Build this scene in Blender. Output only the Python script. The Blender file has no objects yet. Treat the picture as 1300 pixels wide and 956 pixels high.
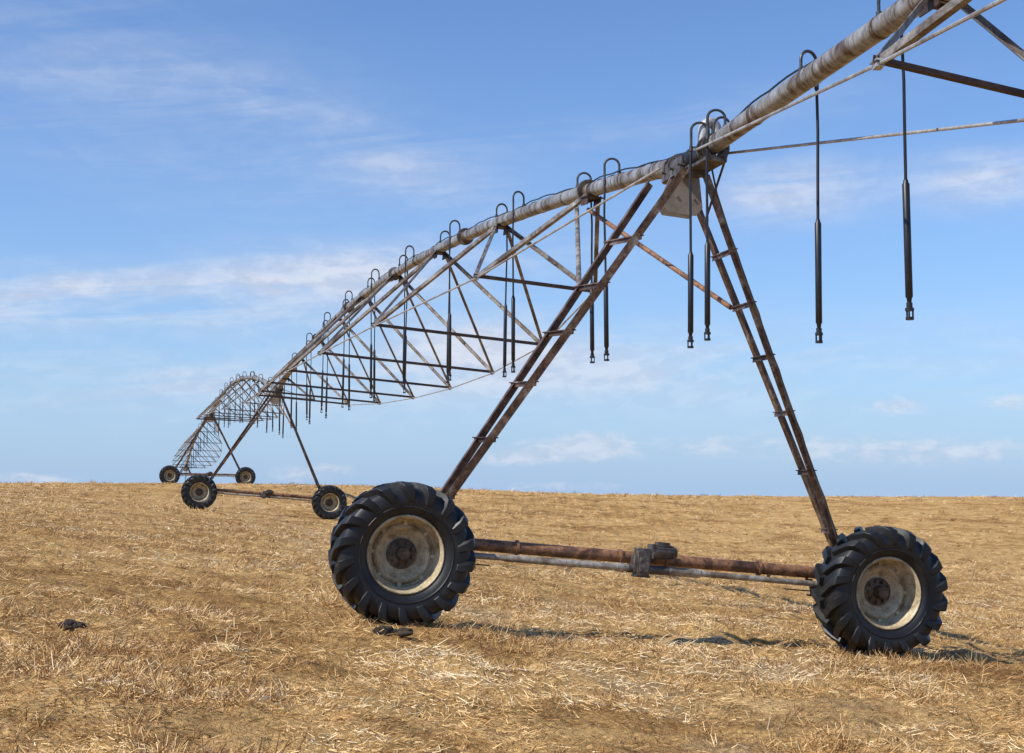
import bpy, math, random
import numpy as np
from mathutils import Vector, Matrix
random.seed(4); rng=np.random.default_rng(7)
scene=bpy.context.scene
col=scene.collection
EYE=1.6
TH=math.radians(15.0)
M1=(1.306,13.1)
U=Vector((-math.sin(TH),math.cos(TH),0)); V=Vector((math.cos(TH),math.sin(TH),0))
WB=2.31; R=0.625; H=3.86; AX=.08

# ---------------------------------------------------------------- noise / terrain
tab=rng.random((256,256))
def vnoise(x,y):
    x=np.asarray(x,float); y=np.asarray(y,float)
    xi=np.floor(x).astype(int); yi=np.floor(y).astype(int)
    fx=x-xi; fy=y-yi; fx=fx*fx*(3-2*fx); fy=fy*fy*(3-2*fy)
    a=tab[xi&255,yi&255]; b=tab[(xi+1)&255,yi&255]; c=tab[xi&255,(yi+1)&255]; d=tab[(xi+1)&255,(yi+1)&255]
    return (a*(1-fx)+b*fx)*(1-fy)+(c*(1-fx)+d*fx)*fy-0.5
def fbm(x,y,o=3):
    s=0; a=1.0
    for i in range(o):
        s=s+a*vnoise(x*2**i+17.3*i,y*2**i+5.1*i); a*=0.5
    return s
PY=[-200,-50,0,13.1,32,51,64,74,82,89,105,126.6,200,400,1200,4000]
PE=[-4.5,-2.7,-1.95,-1.345,-1.24,-0.965,-0.28,0.18,0.33,0.22,-0.8,-2.4,-9,-22,-60,-160]
def smooth_interp(y):
    s=0
    for k in (-3,-1.5,0,1.5,3): s=s+np.interp(y+k,PY,PE)
    return s/5
def macro(x,y):
    x=np.asarray(x,float); y=np.asarray(y,float)
    xm=M1[0]-0.268*(y-M1[1]); dx=x-xm
    c1=-0.094*17*np.tanh(dx/17)
    c2=-0.40*(1+np.tanh((dx-15)/10))
    t=np.clip((y-46)/(78-46),0,1); w=t*t*(3-2*t)
    return smooth_interp(y)+(1-w)*c1+w*c2+EYE
def track(x,y):
    # flattened strips left by a vehicle following the pipe line
    q=(x-M1[0])*math.cos(TH)+(y-M1[1])*math.sin(TH)+.18*np.sin(y*.35)+.35*fbm(x*.7+3,y*.7,3)
    e=np.clip(.45+1.5*fbm(x*1.3,y*1.3,4),0,1)
    return np.clip(np.exp(-((q+1.25)/.36)**2)+np.exp(-((q-.35)/.36)**2)+.3*np.exp(-((q+.45)/.7)**2),0,1)*e
contacts=[]
def height(x,y):
    x=np.asarray(x,float); y=np.asarray(y,float)
    rel=fbm(x*.5+3,y*.5,2)
    clump=np.clip(vnoise(x*3.1,y*3.1)+.5*vnoise(x*6.7,y*6.7),-.2,.7)
    n=0.04*fbm(x*0.45,y*0.45,3)+0.045*fbm(x*1.7+40,y*1.7,2)+0.10*clump*(.6+np.clip(rel*1.5,-.35,.6))+.036*vnoise(x*9,y*9)+.028*vnoise(x*14,y*14)
    tr=track(x,y)
    n=n*(1-.4*tr)-.045*tr
    m=1.0
    for (cx,cy) in contacts:
        m=m*(1-np.exp(-((x-cx)**2+(y-cy)**2)/0.42**2))
    return macro(x,y)+n*m+.015*(1-m)

def tower_frame(s,off):
    c=Vector((M1[0],M1[1],0))+U*s+V*off
    L=c-V*WB; Rr=c+V*WB
    zl=float(macro(L.x,L.y)); zr=float(macro(Rr.x,Rr.y))
    vd=Vector((V.x*2*WB,V.y*2*WB,zr-zl)).normalized()
    up=vd.cross(U).normalized()
    o=Vector((c.x,c.y,(zl+zr)/2))+up*(R-0.02)
    m=Matrix((( vd.x,U.x,up.x,o.x),(vd.y,U.y,up.y,o.y),(vd.z,U.z,up.z,o.z),(0,0,0,1)))
    contacts.append((L.x,L.y)); contacts.append((Rr.x,Rr.y))
    return m
S=[0,39.3,78.3,117.5]
TM=[tower_frame(s,o) for s,o in zip(S,(-.095,0,0.05,0))]

# ---------------------------------------------------------------- materials
def newmat(name):
    m=bpy.data.materials.new(name); m.use_nodes=True
    nt=m.node_tree; nt.nodes.clear()
    o=nt.nodes.new('ShaderNodeOutputMaterial'); b=nt.nodes.new('ShaderNodeBsdfPrincipled')
    nt.links.new(b.outputs[0],o.inputs[0]); return m,nt,b
def ramp(nt,fac,stops):
    r=nt.nodes.new('ShaderNodeValToRGB'); e=r.color_ramp.elements
    while len(e)<len(stops): e.new(0.5)
    for i,(p,c) in enumerate(stops):
        e[i].position=p; e[i].color=(*c,1)
    nt.links.new(fac,r.inputs[0]); return r.outputs[0]
def noise(nt,scale,detail=4,rough=.6,vec=None,dist=0):
    n=nt.nodes.new('ShaderNodeTexNoise'); n.inputs['Scale'].default_value=scale
    n.inputs['Detail'].default_value=detail; n.inputs['Roughness'].default_value=rough
    n.inputs['Distortion'].default_value=dist
    if vec is not None: nt.links.new(vec,n.inputs['Vector'])
    return n.outputs['Fac']
def mixc(nt,f,a,b,mode='MIX'):
    m=nt.nodes.new('ShaderNodeMix'); m.data_type='RGBA'; m.blend_type=mode
    for s,v in ((0,f),(6,a),(7,b)):
        if isinstance(v,(int,float)): m.inputs[s].default_value=v
        elif isinstance(v,tuple): m.inputs[s].default_value=(*v,1)
        else: nt.links.new(v,m.inputs[s])
    return m.outputs[2]
def bump(nt,b,h,strength,dist=0.01):
    n=nt.nodes.new('ShaderNodeBump'); n.inputs['Strength'].default_value=strength
    n.inputs['Distance'].default_value=dist
    nt.links.new(h,n.inputs['Height']); nt.links.new(n.outputs[0],b.inputs['Normal'])
def objcoord(nt,scale=(1,1,1)):
    t=nt.nodes.new('ShaderNodeTexCoord'); m=nt.nodes.new('ShaderNodeMapping')
    m.inputs['Scale'].default_value=scale
    nt.links.new(t.outputs['Object'],m.inputs[0]); return m.outputs[0]
def weathered(name,stops,scale=6,rough=.6,metal=0.0,b2=.35,fine=(0.75,1.15),coordscale=(1,1,1)):
    m,nt,b=newmat(name); v=objcoord(nt,coordscale)
    f=noise(nt,scale,6,.68,v,.4)
    c=ramp(nt,f,stops)
    g=noise(nt,scale*9,3,.6,v)
    g=ramp(nt,g,[(0.3,(fine[0],)*3),(0.7,(fine[1],)*3)])
    c=mixc(nt,1.0,c,g,'MULTIPLY')
    nt.links.new(c,b.inputs['Base Color']); b.inputs['Roughness'].default_value=rough
    b.inputs['Metallic'].default_value=metal
    if b2: bump(nt,b,f,b2,.004)
    return m
m_pipe=weathered('galvanised_pipe',[(0.32,(.06,.035,.022)),(0.43,(.16,.105,.07)),(0.50,(.31,.285,.255)),(0.62,(.43,.42,.40)),(0.8,(.60,.60,.585))],1.4,.40,.35,.4,fine=(.5,1.2),coordscale=(1.2,3.4,1.2))
m_leg=weathered('rusty_steel',[(0.32,(.03,.018,.014)),(0.46,(.105,.055,.034)),(0.57,(.20,.125,.08)),(0.72,(.42,.375,.33))],5,.4,.3,fine=(.6,1.25))
m_strut=weathered('weathered_strut_steel',[(0.30,(.05,.032,.022)),(0.44,(.14,.10,.075)),(0.57,(.29,.255,.22)),(0.75,(.47,.45,.42))],3,.4,.3,fine=(.6,1.2))
m_bar=weathered('dark_rusty_bar',[(0.3,(.018,.012,.012)),(0.5,(.05,.028,.022)),(0.7,(.12,.07,.045))],4,.6,.2)
m_rod=weathered('galvanised_rod',[(0.3,(.22,.185,.16)),(0.6,(.55,.54,.52))],4,.4,.4)
m_beam=weathered('rusted_tube',[(0.3,(.035,.02,.015)),(0.42,(.13,.06,.03)),(0.52,(.34,.165,.075)),(0.60,(.16,.085,.05)),(0.7,(.08,.05,.036))],4.2,.5,.1,fine=(.55,1.3))
m_shaft=weathered('brown_grey_shaft',[(0.3,(.07,.048,.035)),(0.44,(.22,.17,.125)),(0.57,(.44,.40,.34)),(0.7,(.30,.225,.16))],3,.4,.25,fine=(.6,1.15))
m_plate=weathered('dusty_tan_plate',[(0.3,(.20,.155,.12)),(0.5,(.30,.255,.205)),(0.75,(.38,.34,.29))],3,.55,.1,fine=(.85,1.08))
m_motor=weathered('motor_casting',[(0.3,(.035,.03,.026)),(0.52,(.11,.09,.078)),(0.7,(.25,.225,.20))],9,.45,.3)
m_rub=weathered('tyre_rubber',[(0.35,(.007,.007,.0075)),(0.60,(.014,.0135,.013)),(0.78,(.09,.075,.055))],5,.48,0,.3)
m_rim=weathered('dusty_rim_paint',[(0.28,(.14,.085,.045)),(0.40,(.34,.25,.14)),(0.54,(.56,.46,.29)),(0.75,(.66,.57,.40))],6,.42,.0,fine=(.68,1.12))
m_hub=weathered('greasy_hub',[(0.35,(.022,.015,.010)),(0.55,(.11,.07,.038)),(0.72,(.26,.19,.11))],12,.5,.1)
m_black=weathered('black_hose_plastic',[(0.4,(.008,.008,.010)),(0.7,(.02,.02,.022))],8,.42,0,0)
m_goose=weathered('dark_grey_hose',[(0.4,(.03,.03,.034)),(0.7,(.09,.09,.09))],8,.45,0,0)
m_white=weathered('pale_joint_paint',[(0.35,(.24,.22,.20)),(0.6,(.56,.56,.55))],9,.4,.2,.1)
m_clod=weathered('dry_dung',[(0.35,(.012,.008,.005)),(0.6,(.06,.038,.022))],14,.9,0,.8)

m_straw,nt,b=newmat('straw')
at=nt.nodes.new('ShaderNodeAttribute'); at.attribute_name='tone'
c=ramp(nt,at.outputs['Fac'],[(0.0,(.13,.056,.020)),(0.2,(.35,.175,.060)),(0.45,(.64,.39,.145)),(0.75,(.84,.585,.265)),(1.0,(.93,.76,.49))])
nt.links.new(c,b.inputs['Base Color']); b.inputs['Roughness'].default_value=.5
b.inputs['Specular IOR Level'].default_value=.35

m_ground,nt,b=newmat('stubble_ground')
tc=nt.nodes.new('ShaderNodeTexCoord')
gv=tc.outputs['Object']
mp=nt.nodes.new('ShaderNodeMapping'); mp.inputs['Scale'].default_value=(1,1.5,1); mp.inputs['Rotation'].default_value=(0,0,.2); nt.links.new(gv,mp.inputs[0])
n1=noise(nt,.28,5,.7,mp.outputs[0],.8)
n2=noise(nt,2.2,5,.78,gv,.5)
n3=noise(nt,24,4,.8,gv,1.0)
c1=ramp(nt,n1,[(0.32,(.33,.175,.068)),(0.44,(.52,.32,.125)),(0.56,(.69,.455,.20)),(0.70,(.53,.325,.13))])
c2=ramp(nt,n2,[(0.30,(.34,.27,.22)),(0.43,(.83,.79,.74)),(0.62,(1.15,1.13,1.08))])
c3=ramp(nt,n3,[(0.30,(.32,.27,.23)),(0.46,(.87,.84,.80)),(0.66,(1.3,1.27,1.2))])
cc=mixc(nt,1.0,c1,c2,'MULTIPLY')
tk=nt.nodes.new('ShaderNodeAttribute'); tk.attribute_name='tone'
tkf=nt.nodes.new('ShaderNodeMath'); tkf.operation='MULTIPLY'; tkf.inputs[1].default_value=.75; nt.links.new(tk.outputs['Fac'],tkf.inputs[0])
cc=mixc(nt,tkf.outputs[0],cc,mixc(nt,ramp(nt,n2,[(.35,(0,0,0)),(.62,(1,1,1))]),(.34,.215,.11),(.78,.58,.335)))
cc=mixc(nt,1.0,cc,c3,'MULTIPLY')
nt.links.new(cc,b.inputs['Base Color']); b.inputs['Roughness'].default_value=.9
b.inputs['Specular IOR Level'].default_value=.1
bump(nt,b,n3,1.0,.05)

# ---------------------------------------------------------------- mesh builder
class MB:
    def __init__(s): s.v=[]; s.f=[]; s.sm=[]
    def _frame(s,d,ref=None):
        d=d.normalized(); ref=Vector(ref) if ref is not None else (Vector((0,0,1)) if abs(d.z)<.9 else Vector((0,1,0)))
        a=ref-d*ref.dot(d)
        if a.length<1e-4: a=Vector((1,0,0))-d*d.x
        a.normalize(); return d.cross(a).normalized(),a
    def prism(s,p0,p1,poly,ref=None,smooth=False):
        p0=Vector(p0); p1=Vector(p1); x,y=s._frame(p1-p0,ref); n=len(poly); b=len(s.v)
        for p in (p0,p1):
            for q in poly: s.v.append(p+x*q[0]+y*q[1])
        for i in range(n):
            j=(i+1)%n; s.f.append((b+i,b+j,b+n+j,b+n+i)); s.sm.append(smooth)
        s.f.append(tuple(range(b+n-1,b-1,-1))); s.sm.append(False)
        s.f.append(tuple(range(b+n,b+2*n))); s.sm.append(False)
    def cyl(s,p0,p1,r,n=14):
        s.prism(p0,p1,[(r*math.cos(2*math.pi*i/n),r*math.sin(2*math.pi*i/n)) for i in range(n)],smooth=True)
    def bar(s,p0,p1,w,h,ref=None):
        s.prism(p0,p1,[(-w/2,-h/2),(w/2,-h/2),(w/2,h/2),(-w/2,h/2)],ref)
    def angle(s,p0,p1,w,t=.008,ref=None):
        s.prism(p0,p1,[(0,0),(w,0),(w,t),(t,t),(t,w),(0,w)],ref)
    def path(s,pts,r,n=8,radii=None):
        pts=[Vector(p) for p in pts]; b=len(s.v); N=len(pts); prev=None
        for i,p in enumerate(pts):
            d=(pts[min(i+1,N-1)]-pts[max(i-1,0)]).normalized()
            if prev is None: x,y=s._frame(d)
            else:
                y=prev-d*prev.dot(d); y.normalize(); x=d.cross(y).normalized()
            prev=y; rr=radii[i] if radii else r
            for k in range(n):
                a=2*math.pi*k/n; s.v.append(p+x*(rr*math.cos(a))+y*(rr*math.sin(a)))
        for i in range(N-1):
            for k in range(n):
                k2=(k+1)%n; s.f.append((b+i*n+k,b+i*n+k2,b+(i+1)*n+k2,b+(i+1)*n+k)); s.sm.append(True)
        s.f.append(tuple(range(b+n-1,b-1,-1))); s.sm.append(False)
        e=b+(N-1)*n; s.f.append(tuple(range(e,e+n))); s.sm.append(False)
    def lathe(s,prof,n=48,c=(0,0,0),closed=False):
        b=len(s.v); m=len(prof)
        for k in range(n):
            a=2*math.pi*k/n
            for (r,y) in prof: s.v.append(Vector((c[0]+r*math.sin(a),c[1]+y,c[2]+r*math.cos(a))))
        for k in range(n):
            k2=(k+1)%n
            for i in range(m if closed else m-1):
                j=(i+1)%m
                s.f.append((b+k*m+i,b+k*m+j,b+k2*m+j,b+k2*m+i)); s.sm.append(True)
    def box(s,c,sz):
        c=Vector(c); s.bar(c-Vector((0,sz[1]/2,0)),c+Vector((0,sz[1]/2,0)),sz[0],sz[2],(0,0,1))
    def obj(s,name,mat,parent=None,bevel=0,sharp=40):
        me=bpy.data.meshes.new(name); me.from_pydata([tuple(q) for q in s.v],[],s.f)
        me.polygons.foreach_set('use_smooth',s.sm); me.materials.append(mat); me.update()
        try: me.set_sharp_from_angle(angle=math.radians(sharp))
        except Exception: pass
        o=bpy.data.objects.new(name,me); col.objects.link(o)
        if parent: o.parent=parent
        if bevel:
            bm=o.modifiers.new('bevel','BEVEL'); bm.width=bevel; bm.segments=2
        return o
def empty(name,mat):
    e=bpy.data.objects.new(name,None); e.empty_display_size=.3; col.objects.link(e); e.matrix_world=mat; return e

# ---------------------------------------------------------------- drive tower
def build_wheel(parent,loc,rot):
    hub=MB(); h=.045
    hub.lathe([(0,-.085),(.05,-.085),(.06,-.07),(.06,h-.028),(.135,h-.018),(.135,h+.03),(.06,.08),(.06,.25),(0,.25)],28)
    for k in range(9):
        a=2*math.pi*k/9; x=.105*math.sin(a); z=.105*math.cos(a)
        hub.cyl((x,h-.017,z),(x,h-.052,z),.018,6)
    w=hub.obj('wheel',m_hub,parent); w.location=loc; w.rotation_euler=(0,rot,0)
    rim=MB()
    rim.lathe([(.344,-.170),(.339,-.184),(.330,-.190),(.322,-.186),(.316,-.172),(.309,-.155),(.306,-.125),(.288,-.105),(.280,.01),(.266,.012),(.252,-.018),(.230,-.028),(.205,-.012),(.18,.022),(.155,h-.006),(.135,h-.004),(.125,h-.002),(.125,h+.010),(.155,h+.008),(.2,.03),(.262,.04),(.278,.06),(.30,.12),(.324,.165),(.344,.165)],64,closed=True)
    for k in range(8):
        a=2*math.pi*(k+.5)/8
        rim.bar((.268*math.sin(a-.06),-.005,.268*math.cos(a-.06)),(.268*math.sin(a+.06),-.005,.268*math.cos(a+.06)),.035,.03,(0,1,0))
    rim.obj('rim',m_rim,w,sharp=50)
    ty=MB()
    prof=[(.330,-.165),(.345,-.184),(.385,-.209),(.43,-.224),(.48,-.226),(.525,-.216),(.555,-.196),(.572,-.16),(.579,-.07),(.581,0),(.579,.07),(.572,.16),(.555,.196),(.525,.216),(.48,.226),(.43,.224),(.385,.209),(.345,.184),(.330,.165)]
    ty.lathe(prof,72)
    ty.lathe([(.40,-.216),(.405,-.225),(.412,-.227),(.418,-.2215)],72)
    NL=18
    for side in (-1,1):
        st=[((.015,.565),(.008,.624),0.0,.036),((.09,.565),(.09,.626),.080,.038),((.175,.548),(.184,.620),.180,.044),((.205,.53),(.238,.592),.230,.048),((.216,.495),(.250,.535),.268,.045),((.220,.445),(.232,.455),.295,.036)]
        for k in range(NL):
            a0=2*math.pi*(k+(.5 if side>0 else 0))/NL
            b=len(ty.v)
            for (bs,tp,da,hw) in st:
                for (yy,rr,sg,sc) in ((bs[0],bs[1],-1,1.25),(tp[0],tp[1],-1,.85),(tp[0],tp[1],1,.85),(bs[0],bs[1],1,1.25)):
                    a=a0+da+sg*hw*sc/.6
                    ty.v.append(Vector((rr*math.sin(a),side*yy,rr*math.cos(a))))
            for i in range(len(st)-1):
                for q in range(4):
                    q2=(q+1)%4
                    f=(b+i*4+q,b+i*4+q2,b+(i+1)*4+q2,b+(i+1)*4+q)
                    ty.f.append(f if side>0 else f[::-1]); ty.sm.append(False)
            ty.f.append((b,b+1,b+2,b+3)); ty.sm.append(False)
            e=b+4*(len(st)-1); ty.f.append((e+3,e+2,e+1,e)); ty.sm.append(False)
    ty.obj('tyre',m_rub,w,bevel=.007,sharp=35)
    return w
LEGY=.32
def legpt(sx,sy,t):
    bo=Vector((sx*2.13,LEGY+sy*.12,.12)); a=Vector((AX+sx*.13,LEGY*.3+sy*.30,3.72))
    if sx<0 and sy>0: bo.x-=.06; a.x-=.14
    if sx<0 and sy<0: bo.x+=.03; a.x+=.05
    return bo.lerp(a,t)
def build_tower():
    root=empty('drive_tower',Matrix.Identity(4))
    for sx in (-1,1):
        for sy in (-1,1):
            m=MB(); m.angle(legpt(sx,sy,0),legpt(sx,sy,1),.074,.009,(0,-sy,0.0)); m.obj('leg',m_leg,root)
        for t in (.12,.27,.42,.56,.69,.82):
            a=legpt(sx,-1,t); c2=legpt(sx,1,t); d=(c2-a).normalized(); o=Vector((-.008,0,0))
            m=MB(); m.bar(a-d*.008+o,c2+d*.004+o,.048,.010,(0,0,1)); m.bar(a+o+Vector((0,0,-.022)),c2+o+Vector((0,0,-.022)),.008,.04,(0,0,1)); m.obj('rung',m_bar if t in (.27,.56) else m_leg,root)
    for sy in (-1,1):
        y=LEGY*.3+sy*.08
        m=MB()
        pts=[(AX-.11,3.76),(AX+.11,3.76),(AX+.17,3.44),(AX+.11,3.36),(AX-.17,3.36),(AX-.23,3.44)]
        for yy in (y-.005,y+.005):
            for p in pts: m.v.append(Vector((p[0],yy,p[1])))
        n=6
        for i in range(n):
            j=(i+1)%n; m.f.append((i,j,n+j,n+i)); m.sm.append(False)
        m.f.append(tuple(range(n-1,-1,-1))); m.f.append(tuple(range(n,2*n))); m.sm+= [False,False]
        for q in ((-.1,3.52),(.07,3.52)): m.cyl((AX+q[0],y-.015,q[1]),(AX+q[0],y+.015,q[1]),.013,6)
        m.obj('gusset_plate',m_plate,root)
    m=MB(); BZ=.125; m.cyl((-2.26,LEGY,BZ),(2.26,LEGY,BZ),.056,20)
    for x in (-2.1,-1.2,-.2,.25,1.2,2.1): m.cyl((x-.012,LEGY,BZ),(x+.012,LEGY,BZ),.072,20)
    m.bar((1.25,LEGY-.02,BZ-.085),(2.2,LEGY-.02,BZ-.085),.06,.012,(0,0,1))
    for x in (1.3,1.7,2.1): m.bar((x,LEGY-.02,BZ-.09),(x,LEGY-.02,BZ),.03,.012)
    m.obj('base_beam',m_beam,root)
    m=MB(); y=LEGY-.13
    m.path([(-2.0,y,.03),(-1.35,y,.03),(-1.34,y,.03),(-.15,y,.03)],.03,14,[.028,.028,.034,.034])
    m.path([(.24,y,.03),(.5,y,.03),(.501,y,.03),(2.0,y,.02)],.03,14,[.042,.042,.028,.028])
    for x in (-1.85,-.24,.27,.51,1.85):
        m.cyl((x-.035,y,.03),(x+.035,y,.03),.044,10)
    m.obj('drive_shaft',m_shaft,root)
    m=MB(); gx0=-.03
    m.cyl((gx0-.14,y,0.03),(gx0+.26,y,0.03),.042,16)
    m.box((gx0,y,.085),(.12,.13,.23)); m.box((gx0-.075,y,.07),(.03,.11,.15)); m.box((gx0,y-.07,.07),(.09,.02,.14))
    m.box((gx0+.01,y,.21),(.15,.12,.022)); m.box((gx0,y,-.035),(.15,.10,.02))
    for a,c2 in ((-.03,.02),(.03,.02),(-.03,.12),(.03,.12)): m.cyl((gx0+a,y-.092,c2),(gx0+a,y-.075,c2),.009,6)
    m.obj('gearbox',m_motor,root,bevel=.004)
    m=MB(); mz=.20
    m.cyl((.05,y,mz),(.27,y,mz),.062,20); m.cyl((.27,y,mz),(.30,y,mz),.047,16)
    for k in range(12):
        a=2*math.pi*k/12; m.bar((.07,y+.062*math.cos(a),mz+.062*math.sin(a)),(.25,y+.062*math.cos(a),mz+.062*math.sin(a)),.007,.012,(0,math.cos(a),math.sin(a)))
    m.box((.16,y-.0,mz+.07),(.12,.09,.04)); m.box((.05,y,mz),(.022,.13,.13))
    m.obj('motor',m_motor,root)
    for sx in (-1,1):
        m=MB(); m.box((sx*2.26,.28,.03),(.22,.10,.26)); m.cyl((sx*2.26,.10,0),(sx*2.26,.36,0),.09,18)
        m.cyl((sx*2.03,y,.02),(sx*2.18,y,.02),.055,12)
        m.obj('wheel_gearbox',m_motor,root,bevel=.01)
        m=MB(); m.bar((sx*1.70,LEGY-.06,-.09),(sx*2.25,LEGY-.06,-.09),.05,.02); m.bar((sx*1.75,LEGY-.06,-.09),(sx*1.75,LEGY,.06),.04,.012)
        m.box((sx*1.98,LEGY-.10,-.05),(.09,.05,.1)); m.bar((sx*1.45,LEGY-.05,-.05),(sx*1.95,LEGY-.05,-.05),.03,.012)
        m.obj('bracket',m_bar,root)
    for sx,mt in ((-1,m_shaft),(1,m_beam)):
        m=MB(); m.path([legpt(sx,1,.69)+Vector((-sx*.03,.0,0)),(AX+sx*.07,3.35,H+.20)],.026,10); m.obj('brace',mt,root)
    A=AX
    m=MB()
    m.lathe([(.088,-.42),(.10,-.41),(.10,-.34),(.088,-.33),(.094,-.2),(.112,-.19),(.112,-.13),(.096,-.12),(.1,.0),(.11,.05),(.11,.11),(.09,.13)],28,(A,0,H)); m.obj('flexible_joint',m_black,root)
    m=MB()
    for q in (-.62,-.50,.22,.34): m.lathe([(.08,q-.012),(.135,q-.012),(.135,q+.012),(.08,q+.012)],24,(A,0,H))
    for q in (-.56,.28):
        for k in range(8):
            a=2*math.pi*k/8; m.cyl((A+.115*math.cos(a),q-.09,H+.115*math.sin(a)),(A+.115*math.cos(a),q+.09,H+.115*math.sin(a)),.009,6)
    m.box((A,-.12,H-.12),(.2,1.1,.03)); m.box((A-.11,.15,H-.05),(.02,.5,.16)); m.box((A+.11,.15,H-.05),(.02,.5,.16))
    m.box((A,-.2,H-.13),(.2,.1,.08))
    for q in (-.1,.1,.3): m.cyl((A-.16,q,H-.06),(A+.16,q,H-.06),.014,8)
    m.obj('pipe_saddle',m_motor,root)
    m=MB(); yy=-.40
    m.path([Vector((A-.04,yy,H+.05)),Vector((A-.04,yy,H+.21))]+[Vector((A-.04+.065-.065*math.cos(math.radians(18*i)),yy,H+.21+.08*math.sin(math.radians(18*i)))) for i in range(11)]+[Vector((A+.09,yy,H+.04))],.050,16)
    m.obj('riser_bend',m_white,root)
    m=MB(); yy=-.55
    m.path([Vector((A,yy,H+.05)),Vector((A,yy,H+.22))]+[Vector((A+.08-.08*math.cos(math.radians(18*i)),yy,H+.22+.09*math.sin(math.radians(18*i)))) for i in range(11)]+[Vector((A+.17,yy+.05,H)),Vector((A+.16,-.3,H-.3)),Vector((A+.2,0,H-.55))],.012,8)
    pts=[(A+.1,-.3,H-.08),(A+.17,-.32,H-.35)]+[tuple(legpt(1,-1,t)+Vector((-.03+.012*math.sin(t*40),-.03,0))) for t in (.86,.8,.72,.66,.6,.52,.44,.36,.28,.2,.1,.05)]
    m.path(pts,.010,6)
    m.bar((A+.05,yy,H+.05),(A+.1,-.3,H-.08),.02,.02)
    m.obj('cable',m_goose,root)
    build_wheel(root,(-WB,0,0),.4); build_wheel(root,(WB,0,0),1.13)
    return root
def copytree(root,mat):
    new=root.copy(); col.objects.link(new); new.matrix_world=mat
    def rec(o,n):
        for ch in o.children:
            c=ch.copy(); c.parent=n; col.objects.link(c); rec(ch,c)
    rec(root,new); return new
t1=build_tower()
bpy.context.view_layer.update()
others=[copytree(t1,TM[i]) for i in (1,2,3)]
t1.matrix_world=TM[0]
tl=["tall rusty A-frame irrigation tower on two tractor-tyred wheels in stubble",
"rusty wheeled irrigation tower standing lower on the straw slope",
"distant wheeled irrigation tower half sunk behind the hill crest",
"far irrigation tower standing beyond the brow of the hill"]
for o,l in zip([t1]+others,tl):
    o['label']=l; o['category']='irrigation tower'; o['group']='wheeled towers carrying the irrigation pipe'

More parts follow.
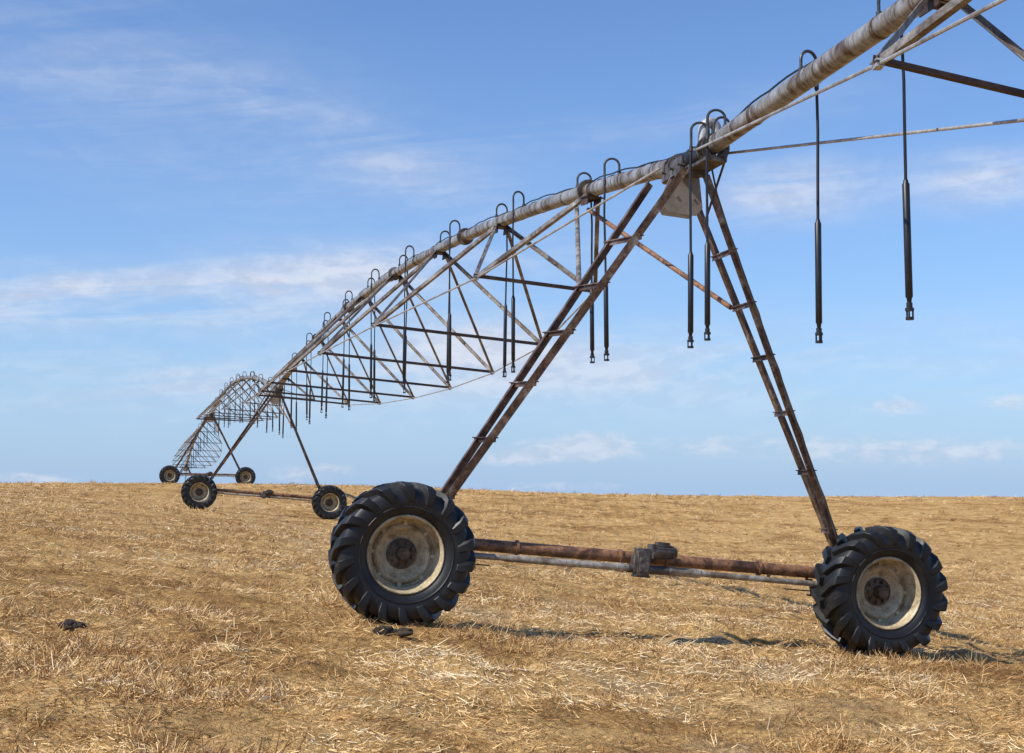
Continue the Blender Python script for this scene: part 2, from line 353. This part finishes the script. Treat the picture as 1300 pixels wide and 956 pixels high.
# ---------------------------------------------------------------- spans
def make_span(A,va,B,vb,camber,label,near=False,detail=True,extra=0.0,wide=1.0):
    L=(B-A).length
    d=(B-A).normalized()
    def P(s):
        t=s/L; return A.lerp(B,t)+Vector((0,0,camber*4*t*(1-t)))
    def fr(s):
        v=va.lerp(vb,s/L).normalized(); u=v.cross(d).normalized()
        return v,(u if u.z>0 else -u)
    root=empty('irrigation_span',Matrix.Translation(A)@Matrix.Rotation(TH,4,'Z')); O=A
    def add(m,name,mat):
        R3=Matrix.Rotation(-TH,3,'Z'); m.v=[R3@q for q in m.v]; m.obj(name,mat,root)
    seg=18 if detail else 10
    m=MB(); pts=[P(L*k/60)-O for k in range(61)]; m.path(pts,.084,seg)
    for s in [6.3*k+3.1 for k in range(int(L/6.3)+1)]:
        if s>L-1: continue
        dd=(P(s+.1)-P(s)).normalized()
        for q in (-.022,.022): m.cyl(P(s)-O+dd*(q-.010),P(s)-O+dd*(q+.010),.135,20)
    if detail:
        for s in np.arange(.8,L-.5,1.05):
            dd=(P(s+.1)-P(s)).normalized(); m.cyl(P(s)-O-dd*.02,P(s)-O+dd*.02,.0885,18)
    add(m,'pipe',m_pipe)
    if detail:
        m=MB(); pts=[]
        for k in range(241):
            s=L*k/240; v,u=fr(s); pts.append(P(s)-O+u*(.100+.018*abs(math.sin(k*.7)))+v*.03*math.sin(k*.35))
        m.path(pts,.009,5)
        pts=[]
        for k in range(301):
            s=L*k/300; v,u=fr(s); pts.append(P(s)-O+u*(.088+.03*abs(math.sin(k*.9+1)))+v*(.05+.02*math.sin(k*.55)))
        m.path(pts,.006,5); add(m,'power_cable',m_black)
    bars=[5.0+ (L-10)/7*k for k in range(8)]
    dep=[.92,1.42,1.70,1.82,1.82,1.70,1.42,.92]; hw=[.72,1.25,1.5,1.62,1.62,1.5,1.25,.72]
    dep=[q+extra*4*(s/L)*(1-s/L) for q,s in zip(dep,bars)]; hw=[q*wide for q in hw]
    nodes=[2.95]+[(bars[k]+bars[k+1])/2 for k in range(7)]+[L-2.95]
    if near: nodes[-1]=L-4.35; bars[-1]=L-4.93; dep[-1]=.84
    ends={-1:[],1:[]}
    for k,s in enumerate(bars):
        v,u=fr(s); e={}
        for sg in (-1,1):
            e[sg]=P(s)-O-u*(dep[k]+(.07 if near and k==7 and sg>0 else 0))+v*(sg*hw[k]); ends[sg].append(e[sg])
        m=MB(); m.angle(e[-1]-v*.04,e[1]+v*.04,.05 if detail else .04,.007,(0,0,1)); add(m,'truss_cross_bar',m_bar)
        for sg in (-1,1):
            for ns in (nodes[k],nodes[k+1]):
                vv,uu=fr(ns); m=MB(); m.angle(P(ns)-O-uu*.075+vv*(sg*.05),e[sg],.052 if detail else .04,.007,u); add(m,'truss_strut',m_strut)
    for sg in (-1,1):
        v0,u0=fr(.5); m=MB()
        chain=[P(.45)-O+v0*sg*.12-u0*.03]+ends[sg]+[P(L-.45)-O+v0*sg*.12-u0*.03]
        for a,b_ in zip(chain[:-1],chain[1:]): m.cyl(a,b_,.0125,8)
        for a in ends[sg]: m.box(a,(.05,.09,.05))
        add(m,'truss_rod',m_rod)
    for ns in nodes:
        v,u=fr(ns); m=MB(); p=P(ns)-O; dd=(P(ns+.1)-P(ns)).normalized()
        m.bar(p-dd*.14-u*.094,p+dd*.14-u*.094,.20,.014,u)
        for sg in (-1,1): m.bar(p-dd*.12-u*.13+v*sg*.075,p+dd*.12-u*.13+v*sg*.075,.012,.11,u)
        add(m,'pipe_bracket',m_bar)
    root['label']=label; root['category']='irrigation pipe'; root['group']='arched spans of the irrigation pipe'
    return P,fr,L,d
apex=[TM[i]@Vector((AX,.0,H)) for i in range(4)]
vx=[TM[i].to_3x3()@Vector((1,0,0)) for i in range(4)]
a0=apex[0]-U*39.0; a0.z=apex[0].z-1.05
SP=[make_span(a0,vx[0],apex[0],vx[0],.80,"weathered pipe span with rust patches above the straw field",near=True),
    make_span(apex[0],vx[0],apex[1],vx[1],1.10,"long arched galvanised pipe with rusty V truss beneath",extra=.26,wide=1.08),
    make_span(apex[1],vx[1],apex[2],vx[2],1.2,"distant arched pipe span climbing over the hill crest",detail=False),
    make_span(apex[2],vx[2],apex[3],vx[3],.7,"far pipe span dropping behind the hill brow",detail=False)]

# ---------------------------------------------------------------- sprinkler drops
def build_drop():
    r=.08
    pts=[(0,0,.07),(0,0,.12),(0,0,.18)]+[(r-r*math.cos(math.radians(15*i)),0,.18+r*math.sin(math.radians(15*i))) for i in range(1,13)]+[(2*r,0,.1),(2*r,0,-.03)]
    g=MB(); g.cyl((0,0,.07),(0,0,.115),.022,10); g.path(pts,.013,8); g.cyl((2*r,0,-.03),(2*r,0,.02),.018,10)
    root=g.obj('sprinkler_drop',m_goose)
    x=2*r
    m=MB(); m.path([(x,0,-.02),(x+.008,0,-.35),(x+.003,0,-.7),(x,0,-1.06)],.012,8); m.obj('hose',m_black,root)
    m=MB(); m.path([(x,0,-1.04),(x,0,-1.06),(x,0,-1.07),(x,0,-1.83),(x,0,-1.84),(x,0,-1.88)],.02,12,[.016,.019,.026,.026,.019,.014]); m.obj('weight',m_black,root)
    m=MB(); m.cyl((x,0,-1.87),(x,0,-1.91),.022,10); m.cyl((x,0,-1.905),(x,0,-1.925),.031,12)
    for k in range(3):
        a=2*math.pi*k/3; m.bar((x+.023*math.cos(a),.023*math.sin(a),-1.92),(x+.023*math.cos(a),.023*math.sin(a),-1.975),.010,.010)
    m.cyl((x,0,-1.966),(x,0,-1.985),.029,12); m.obj('nozzle',m_black,root)
    return root
proto=build_drop(); bpy.context.view_layer.update()
dl=[]
def place_drop(P,fr,s,side,zs):
    p=P(s)
    ang=TH+(0 if side>0 else math.pi)+random.uniform(-.3,.3)
    mat=Matrix.Translation(p)@Matrix.Rotation(ang,4,'Z')@Matrix.Rotation(random.uniform(-.018,.018),4,'Y')@Matrix.Rotation(random.uniform(-.012,.012),4,'X')@Matrix.Diagonal((1,1,zs,1))
    dl.append(copytree(proto,mat))
P,fr,L,d=SP[0]
for s,sd,zs in ((L-.84,-1,.92),(L-.46,-1,.925),(L-2.33,1,1.035),(L-3.55,1,1.045),(L-6.5,-1,1),(L-7.9,1,1),(L-10.4,-1,1),(L-11.8,1,1)): place_drop(P,fr,s,sd,zs)
for q in (1,2,3):
    P,fr,L,d=SP[q]
    k=0
    while 3.5+3.9*k<L-.5:
        for s,sd in ((2.0+3.9*k,-1),(3.5+3.9*k,1)):
            if (q==3 and sd>0) or (q==2 and sd>0 and k%2): continue
            t=s/L; place_drop(P,fr,s,sd,(.90+.34*4*t*(1-t) if q==1 else .86+.2*4*t*(1-t))+random.uniform(-.02,.02))
        k+=1
for ch in list(proto.children): bpy.data.objects.remove(ch)
bpy.data.objects.remove(proto)
for o in dl:
    o['label']="black weighted sprinkler hose hanging from curved gooseneck on the pipe"; o['category']='sprinkler'; o['group']='sprinkler drops hanging along the irrigation pipe'

# ---------------------------------------------------------------- ground
def axis(fine0,fine1,step,grow,lo,hi):
    a=list(np.arange(fine0,fine1,step)); s=step; x=fine1
    while x<hi: a.append(x); s*=grow; x+=s
    a.append(hi); s=step; x=fine0-step
    while x>lo: a.insert(0,x); s*=grow; x-=s
    a.insert(0,lo); return np.array(a)
gx=axis(-6.5,6.5,.045,1.035,-3000,3000); gy=axis(6,20,.045,1.02,-300,3900)
GX,GY=np.meshgrid(gx,gy); GZ=height(GX,GY)
nx,ny=len(gx),len(gy)
vs=np.stack([GX,GY,GZ],-1).reshape(-1,3)
ii=np.arange(nx*ny).reshape(ny,nx)
fs=np.stack([ii[:-1,:-1],ii[:-1,1:],ii[1:,1:],ii[1:,:-1]],-1).reshape(-1,4)
def npmesh(name,vs,fs,mat,tone=None,smooth=False):
    me=bpy.data.meshes.new(name); n=len(fs); k=fs.shape[1]
    me.vertices.add(len(vs)); me.vertices.foreach_set('co',vs.astype(np.float32).ravel())
    me.loops.add(n*k); me.loops.foreach_set('vertex_index',fs.astype(np.int32).ravel())
    me.polygons.add(n); me.polygons.foreach_set('loop_start',np.arange(0,n*k,k,dtype=np.int32))
    me.polygons.foreach_set('use_smooth',np.full(n,smooth))
    if tone is not None:
        a=me.attributes.new('tone','FLOAT','POINT'); a.data.foreach_set('value',tone.astype(np.float32))
    me.materials.append(mat); me.update(); me.validate()
    o=bpy.data.objects.new(name,me); col.objects.link(o); return o
g=npmesh('ground',vs,fs,m_ground,tone=track(GX,GY).ravel(),smooth=True); g['kind']='structure'; g['label']='dry straw-covered field rising to a low crest'; g['category']='ground'

# ---------------------------------------------------------------- straw
def blades(x,y,z,az,tilt,ln,wd,tone):
    n=len(x); d=np.stack([np.cos(az)*np.cos(tilt),np.sin(az)*np.cos(tilt),np.sin(tilt)],-1)
    r=rng.random(n)*math.pi
    side=np.stack([-np.sin(az),np.cos(az),np.zeros(n)],-1)
    up=np.cross(d,side); sd=side*np.cos(r)[:,None]+up*np.sin(r)[:,None]
    b=np.stack([x,y,z],-1); w=wd[:,None]*.5
    t=b+d*ln[:,None]
    vs=np.stack([b-sd*w,b+sd*w,t+sd*w*.5,t-sd*w*.5],1).reshape(-1,3)
    i=np.arange(n)*4
    fs=np.stack([i,i+1,i+2,i+3],-1)
    return vs,fs,np.repeat(tone,4)
def sample(n,y0,y1,p):
    u=rng.random(n); e=1-p
    y=(y0**e+u*(y1**e-y0**e))**(1/e)
    x=(rng.random(n)*2-1)*(0.45*y+2.0); return x,y
def patch(x,y): return fbm(x*.45+9,y*.7+3,4)
x,y=sample(310000,6,92,1.38)
pt=patch(x,y); fine=fbm(x*2.2,y*2.2+8,3)
keep=rng.random(len(x))>np.clip(.55*track(x,y)+ .65*(pt<-.22)+.6*(fine<-.25),0,.92); x,y,pt,fine=x[keep],y[keep],pt[keep],fine[keep]
n=len(x); sc=1+np.clip((y-14)/28,0,2.4)
z=height(x,y)+rng.random(n)*.018
tone=np.clip(.57+.95*pt+.75*fine+rng.normal(0,.19,n)+.12*track(x,y),0,1)
lying=(fbm(x*.9+50,y*.9,2)*9)
az=np.where(rng.random(n)<.45,lying+rng.normal(0,.35,n),rng.random(n)*6.283)
v1,f1,t1_=blades(x,y,z,az,rng.normal(.09,.27,n),(.025+.095*rng.random(n)**1.7)*(.7+.3*sc)*np.clip(y/11,.62,1),(.0025+.004*rng.random(n))*sc,tone)
o=npmesh('straw_litter',v1,f1,m_straw,t1_); o['kind']='stuff'; o['label']='loose pale cut straw scattered over the field'; o['category']='straw'
cx,cy=sample(25000,6,92,1.2)
keep=(fbm(cx*1.1+20,cy*1.4,3)+.5*patch(cx,cy)+rng.normal(0,.10,len(cx))>.07-.08*np.clip((cy-20)/40,0,1))&(rng.random(len(cx))>.85*track(cx,cy))
for (wx,wy) in contacts: keep&=((cx-wx)**2+(cy-wy)**2>.25**2)
cx,cy=cx[keep],cy[keep]
ex=[];ey=[]
for (a,b_,r,nn) in [(.3,11.6,.45,20),(-.35,11.9,.3,10),(2.9,12.6,.5,18),(4.4,13.3,.5,14),(-1.6,12.0,.4,8),(-3.4,14.5,.6,14),(1.5,10.6,.5,14),(-2.2,9.6,.5,12),(3.2,10.4,.4,12),(-1.2,12.45,.25,8),(3.5,13.3,.3,8),(-3.6,11,.5,12),(.6,14.8,.7,14),(1.6,12.3,.4,12),(3.0,15.5,.9,16),(5.5,17,.9,14),(2.0,9.0,.5,10)]:
    ex+=list(rng.normal(a,r,nn)); ey+=list(rng.normal(b_,r*.6,nn))
cx=np.concatenate([cx,ex]); cy=np.concatenate([cy,ey]); ne=len(ex)
K=16; n=len(cx)*K
bg_=rng.random(len(cx))**5*.8; bg_[-ne:]=rng.random(ne)*.5+.1
big=np.repeat(bg_,K)
tb=rng.normal(.34,.25,len(cx)); tb[-ne:]=rng.normal(.26,.15,ne)
tt=np.repeat(tb,K)
az=rng.random(n)*6.283; rad=np.abs(rng.normal(0,.055,n))*(1+1.6*big)
x=np.repeat(cx,K)+rad*np.cos(az); y=np.repeat(cy,K)+rad*np.sin(az); sc=1+np.clip((y-14)/28,0,2.0)
z=height(x,y)-.005
v2,f2,t2=blades(x,y,z,az+rng.normal(0,.7,n),np.clip(rng.normal(.6,.35,n),.1,1.5),(.03+.06*rng.random(n)+.12*big)*(.7+.3*sc),(.003+.003*rng.random(n))*sc,np.clip(tt+rng.normal(0,.17,n),0,1))
o=npmesh('dry_stubble',v2,f2,m_straw,t2); o['kind']='stuff'; o['label']='standing dry brown stubble tufts over the field'; o['category']='dry grass'
print('blades',len(f1),len(f2),'ground',len(fs))

# ---------------------------------------------------------------- dung clods
import bmesh
def clod(x,y,r,seed):
    bm=bmesh.new(); rs=random.Random(seed)
    for k in range(7):
        mt=Matrix.Translation((rs.uniform(-r,r)*.9,rs.uniform(-r,r)*.6,rs.uniform(0,.25)*r))@Matrix.Rotation(rs.uniform(0,3),4,'Z')@Matrix.Diagonal((1,.8,.55,1))
        bmesh.ops.create_icosphere(bm,subdivisions=3,radius=r*rs.uniform(.3,.6),matrix=mt)
    for v in bm.verts:
        q=float(fbm(np.array(v.co.x*20/r*.12+seed),np.array(v.co.y*20/r*.12+v.co.z*14/r*.12),3)); v.co*=1+.6*q
    me=bpy.data.meshes.new('dung_clod'); bm.to_mesh(me); bm.free(); me.materials.append(m_clod)
    o=bpy.data.objects.new('dung_clod',me); col.objects.link(o); o.location=(x,y,float(height(x,y))+r*.12)
    o['label']='dark dried dung clod lying among the straw'; o['category']='dung'; o['group']='dark dung clods scattered in the stubble'
for i,(x,y,r) in enumerate([(-.93,11.2,.12),(-3.15,10.3,.08)]): clod(x,y,r,i*3.1)

# ---------------------------------------------------------------- light & sky
SD=Vector((.88,.475,0)).normalized(); EL=math.radians(46)
ld=Vector((SD.x*math.cos(EL),SD.y*math.cos(EL),-math.sin(EL)))
sun=bpy.data.lights.new('sun','SUN'); sun.energy=5.0; sun.angle=math.radians(.5); sun.color=(1,.95,.86)
so=bpy.data.objects.new('sun',sun); col.objects.link(so); so.rotation_euler=ld.to_track_quat('-Z','Y').to_euler(); so.location=(-20,-20,30)
w=bpy.data.worlds.new('World'); scene.world=w; w.use_nodes=True; nt=w.node_tree; nt.nodes.clear()
try: w.cycles.sampling_method='NONE'
except Exception as e: print(e)
def N(t): return nt.nodes.new(t)
def mth(op,a,b_=None,c=None,clamp=False):
    n=N('ShaderNodeMath'); n.operation=op; n.use_clamp=clamp
    for i,q in enumerate((a,b_,c)):
        if q is None: continue
        if isinstance(q,(int,float)): n.inputs[i].default_value=q
        else: nt.links.new(q,n.inputs[i])
    return n.outputs[0]
out=N('ShaderNodeOutputWorld'); bg=N('ShaderNodeBackground'); nt.links.new(bg.outputs[0],out.inputs[0])
bg.inputs['Strength'].default_value=.115
tc=N('ShaderNodeTexCoord'); sep=N('ShaderNodeSeparateXYZ'); nt.links.new(tc.outputs['Generated'],sep.inputs[0])
X,Y,Z=sep.outputs
zc=mth('MAXIMUM',Z,.012)
cmb=N('ShaderNodeCombineXYZ'); nt.links.new(X,cmb.inputs[0]); nt.links.new(Y,cmb.inputs[1]); nt.links.new(zc,cmb.inputs[2])
sky=N('ShaderNodeTexSky'); sky.sky_type='NISHITA'; sky.sun_disc=False; sky.sun_elevation=EL
sky.sun_rotation=math.atan2(-SD.x,-SD.y)
sky.altitude=300; sky.air_density=1.0; sky.dust_density=.4; sky.ozone_density=2.5
nt.links.new(cmb.outputs[0],sky.inputs[0])
az=mth('ARCTAN2',X,Y); el=mth('ARCSINE',Z)
def aev(sa,se,rot=0,off=0):
    c=N('ShaderNodeCombineXYZ'); nt.links.new(mth('MULTIPLY',mth('ADD',az,mth('MULTIPLY',el,rot)),sa),c.inputs[0]); nt.links.new(mth('MULTIPLY',mth('ADD',el,mth('MULTIPLY',az,-rot*.3)),se),c.inputs[1]); c.inputs[2].default_value=off; return c.outputs[0]
def blob(px,py,sx,sy,amp,tilt=0):
    a0=(px-650)/1805; e0=.1031+(433-py)/1805
    da=mth('ADD',az,-a0); de=mth('ADD',el,-e0)
    if tilt: de=mth('MULTIPLY_ADD',da,-tilt,de)
    da=mth('MULTIPLY',da,1805/sx); de=mth('MULTIPLY',de,1805/sy)
    q=mth('MULTIPLY_ADD',da,da,mth('MULTIPLY',de,de))
    return mth('MULTIPLY',mth('POWER',2.718,mth('MULTIPLY',q,-1)),amp)
def total(bl):
    s=bl[0]
    for q in bl[1:]: s=mth('ADD',s,q)
    return s
def sstep(f,a,b_):
    n=N('ShaderNodeMapRange'); n.interpolation_type='SMOOTHSTEP'; n.inputs[1].default_value=a; n.inputs[2].default_value=b_; nt.links.new(f,n.inputs[0]); return n.outputs[0]
wn=noise(nt,1,6,.62,aev(4,40,.3,1.3),.9); wn2=noise(nt,1,4,.6,aev(4,16,-1.0,5),.8)
wm=total([blob(120,376,330,26,1.2,.04),blob(430,350,260,36,1.15,.10),blob(90,410,300,14,1.0,.02),
 blob(1000,252,95,34,1.35,.02),blob(1250,250,95,34,1.15,-.02),blob(150,130,420,110,.5,-.3),blob(480,200,190,34,.55,-.35),
 blob(800,465,640,50,.75),blob(610,425,90,34,1.2),blob(300,490,500,50,.6),blob(850,160,240,30,.4,.1)])
wisp=mth('MULTIPLY',wm,sstep(mth('MULTIPLY_ADD',wn,.6,mth('MULTIPLY',wn2,.4)),.30,.66))
cn=noise(nt,1,5,.6,aev(40,90,0,4.1),.3)
cm=total([blob(650,577,60,18,1.1),blob(745,568,48,20,1.3),blob(1130,518,50,16,1.1),blob(1262,518,50,15,1.05),blob(1200,578,160,26,.92),
 blob(400,600,70,18,1.1),blob(50,608,100,12,1.1),blob(930,565,220,30,.8),blob(700,616,160,10,.9)])
cum=mth('MULTIPLY',sstep(mth('MULTIPLY',cm,cn),.26,.66),.55)
f=mth('MINIMUM',mth('MULTIPLY_ADD',wisp,.70,cum),.85)
hz=mth('POWER',2.718,mth('MULTIPLY',mth('MAXIMUM',el,0),-8))
skyc=mixc(nt,1.0,sky.outputs[0],(.87,1.11,1.42),'MULTIPLY')
skyc=mixc(nt,mth('MULTIPLY',hz,.9),skyc,(3.25,4.7,7.0))
cl=mixc(nt,sstep(cn,.4,.62),(5.2,5.7,6.9),(6.6,6.9,7.7))
skyc=mixc(nt,f,skyc,cl)
nt.links.new(skyc,bg.inputs['Color'])

# ---------------------------------------------------------------- camera
cd=bpy.data.cameras.new('camera'); cam=bpy.data.objects.new('camera',cd); col.objects.link(cam)
cam.location=(0,0,EYE); cam.rotation_euler=(math.radians(90+5.91),0,0)
cd.lens=50; cd.sensor_width=36; cd.shift_y=-45/1300; cd.clip_end=8000; cd.clip_start=.05
scene.camera=cam
scene.view_settings.view_transform='Standard'
try: scene.view_settings.look='None'
except Exception: pass
scene.view_settings.exposure=0
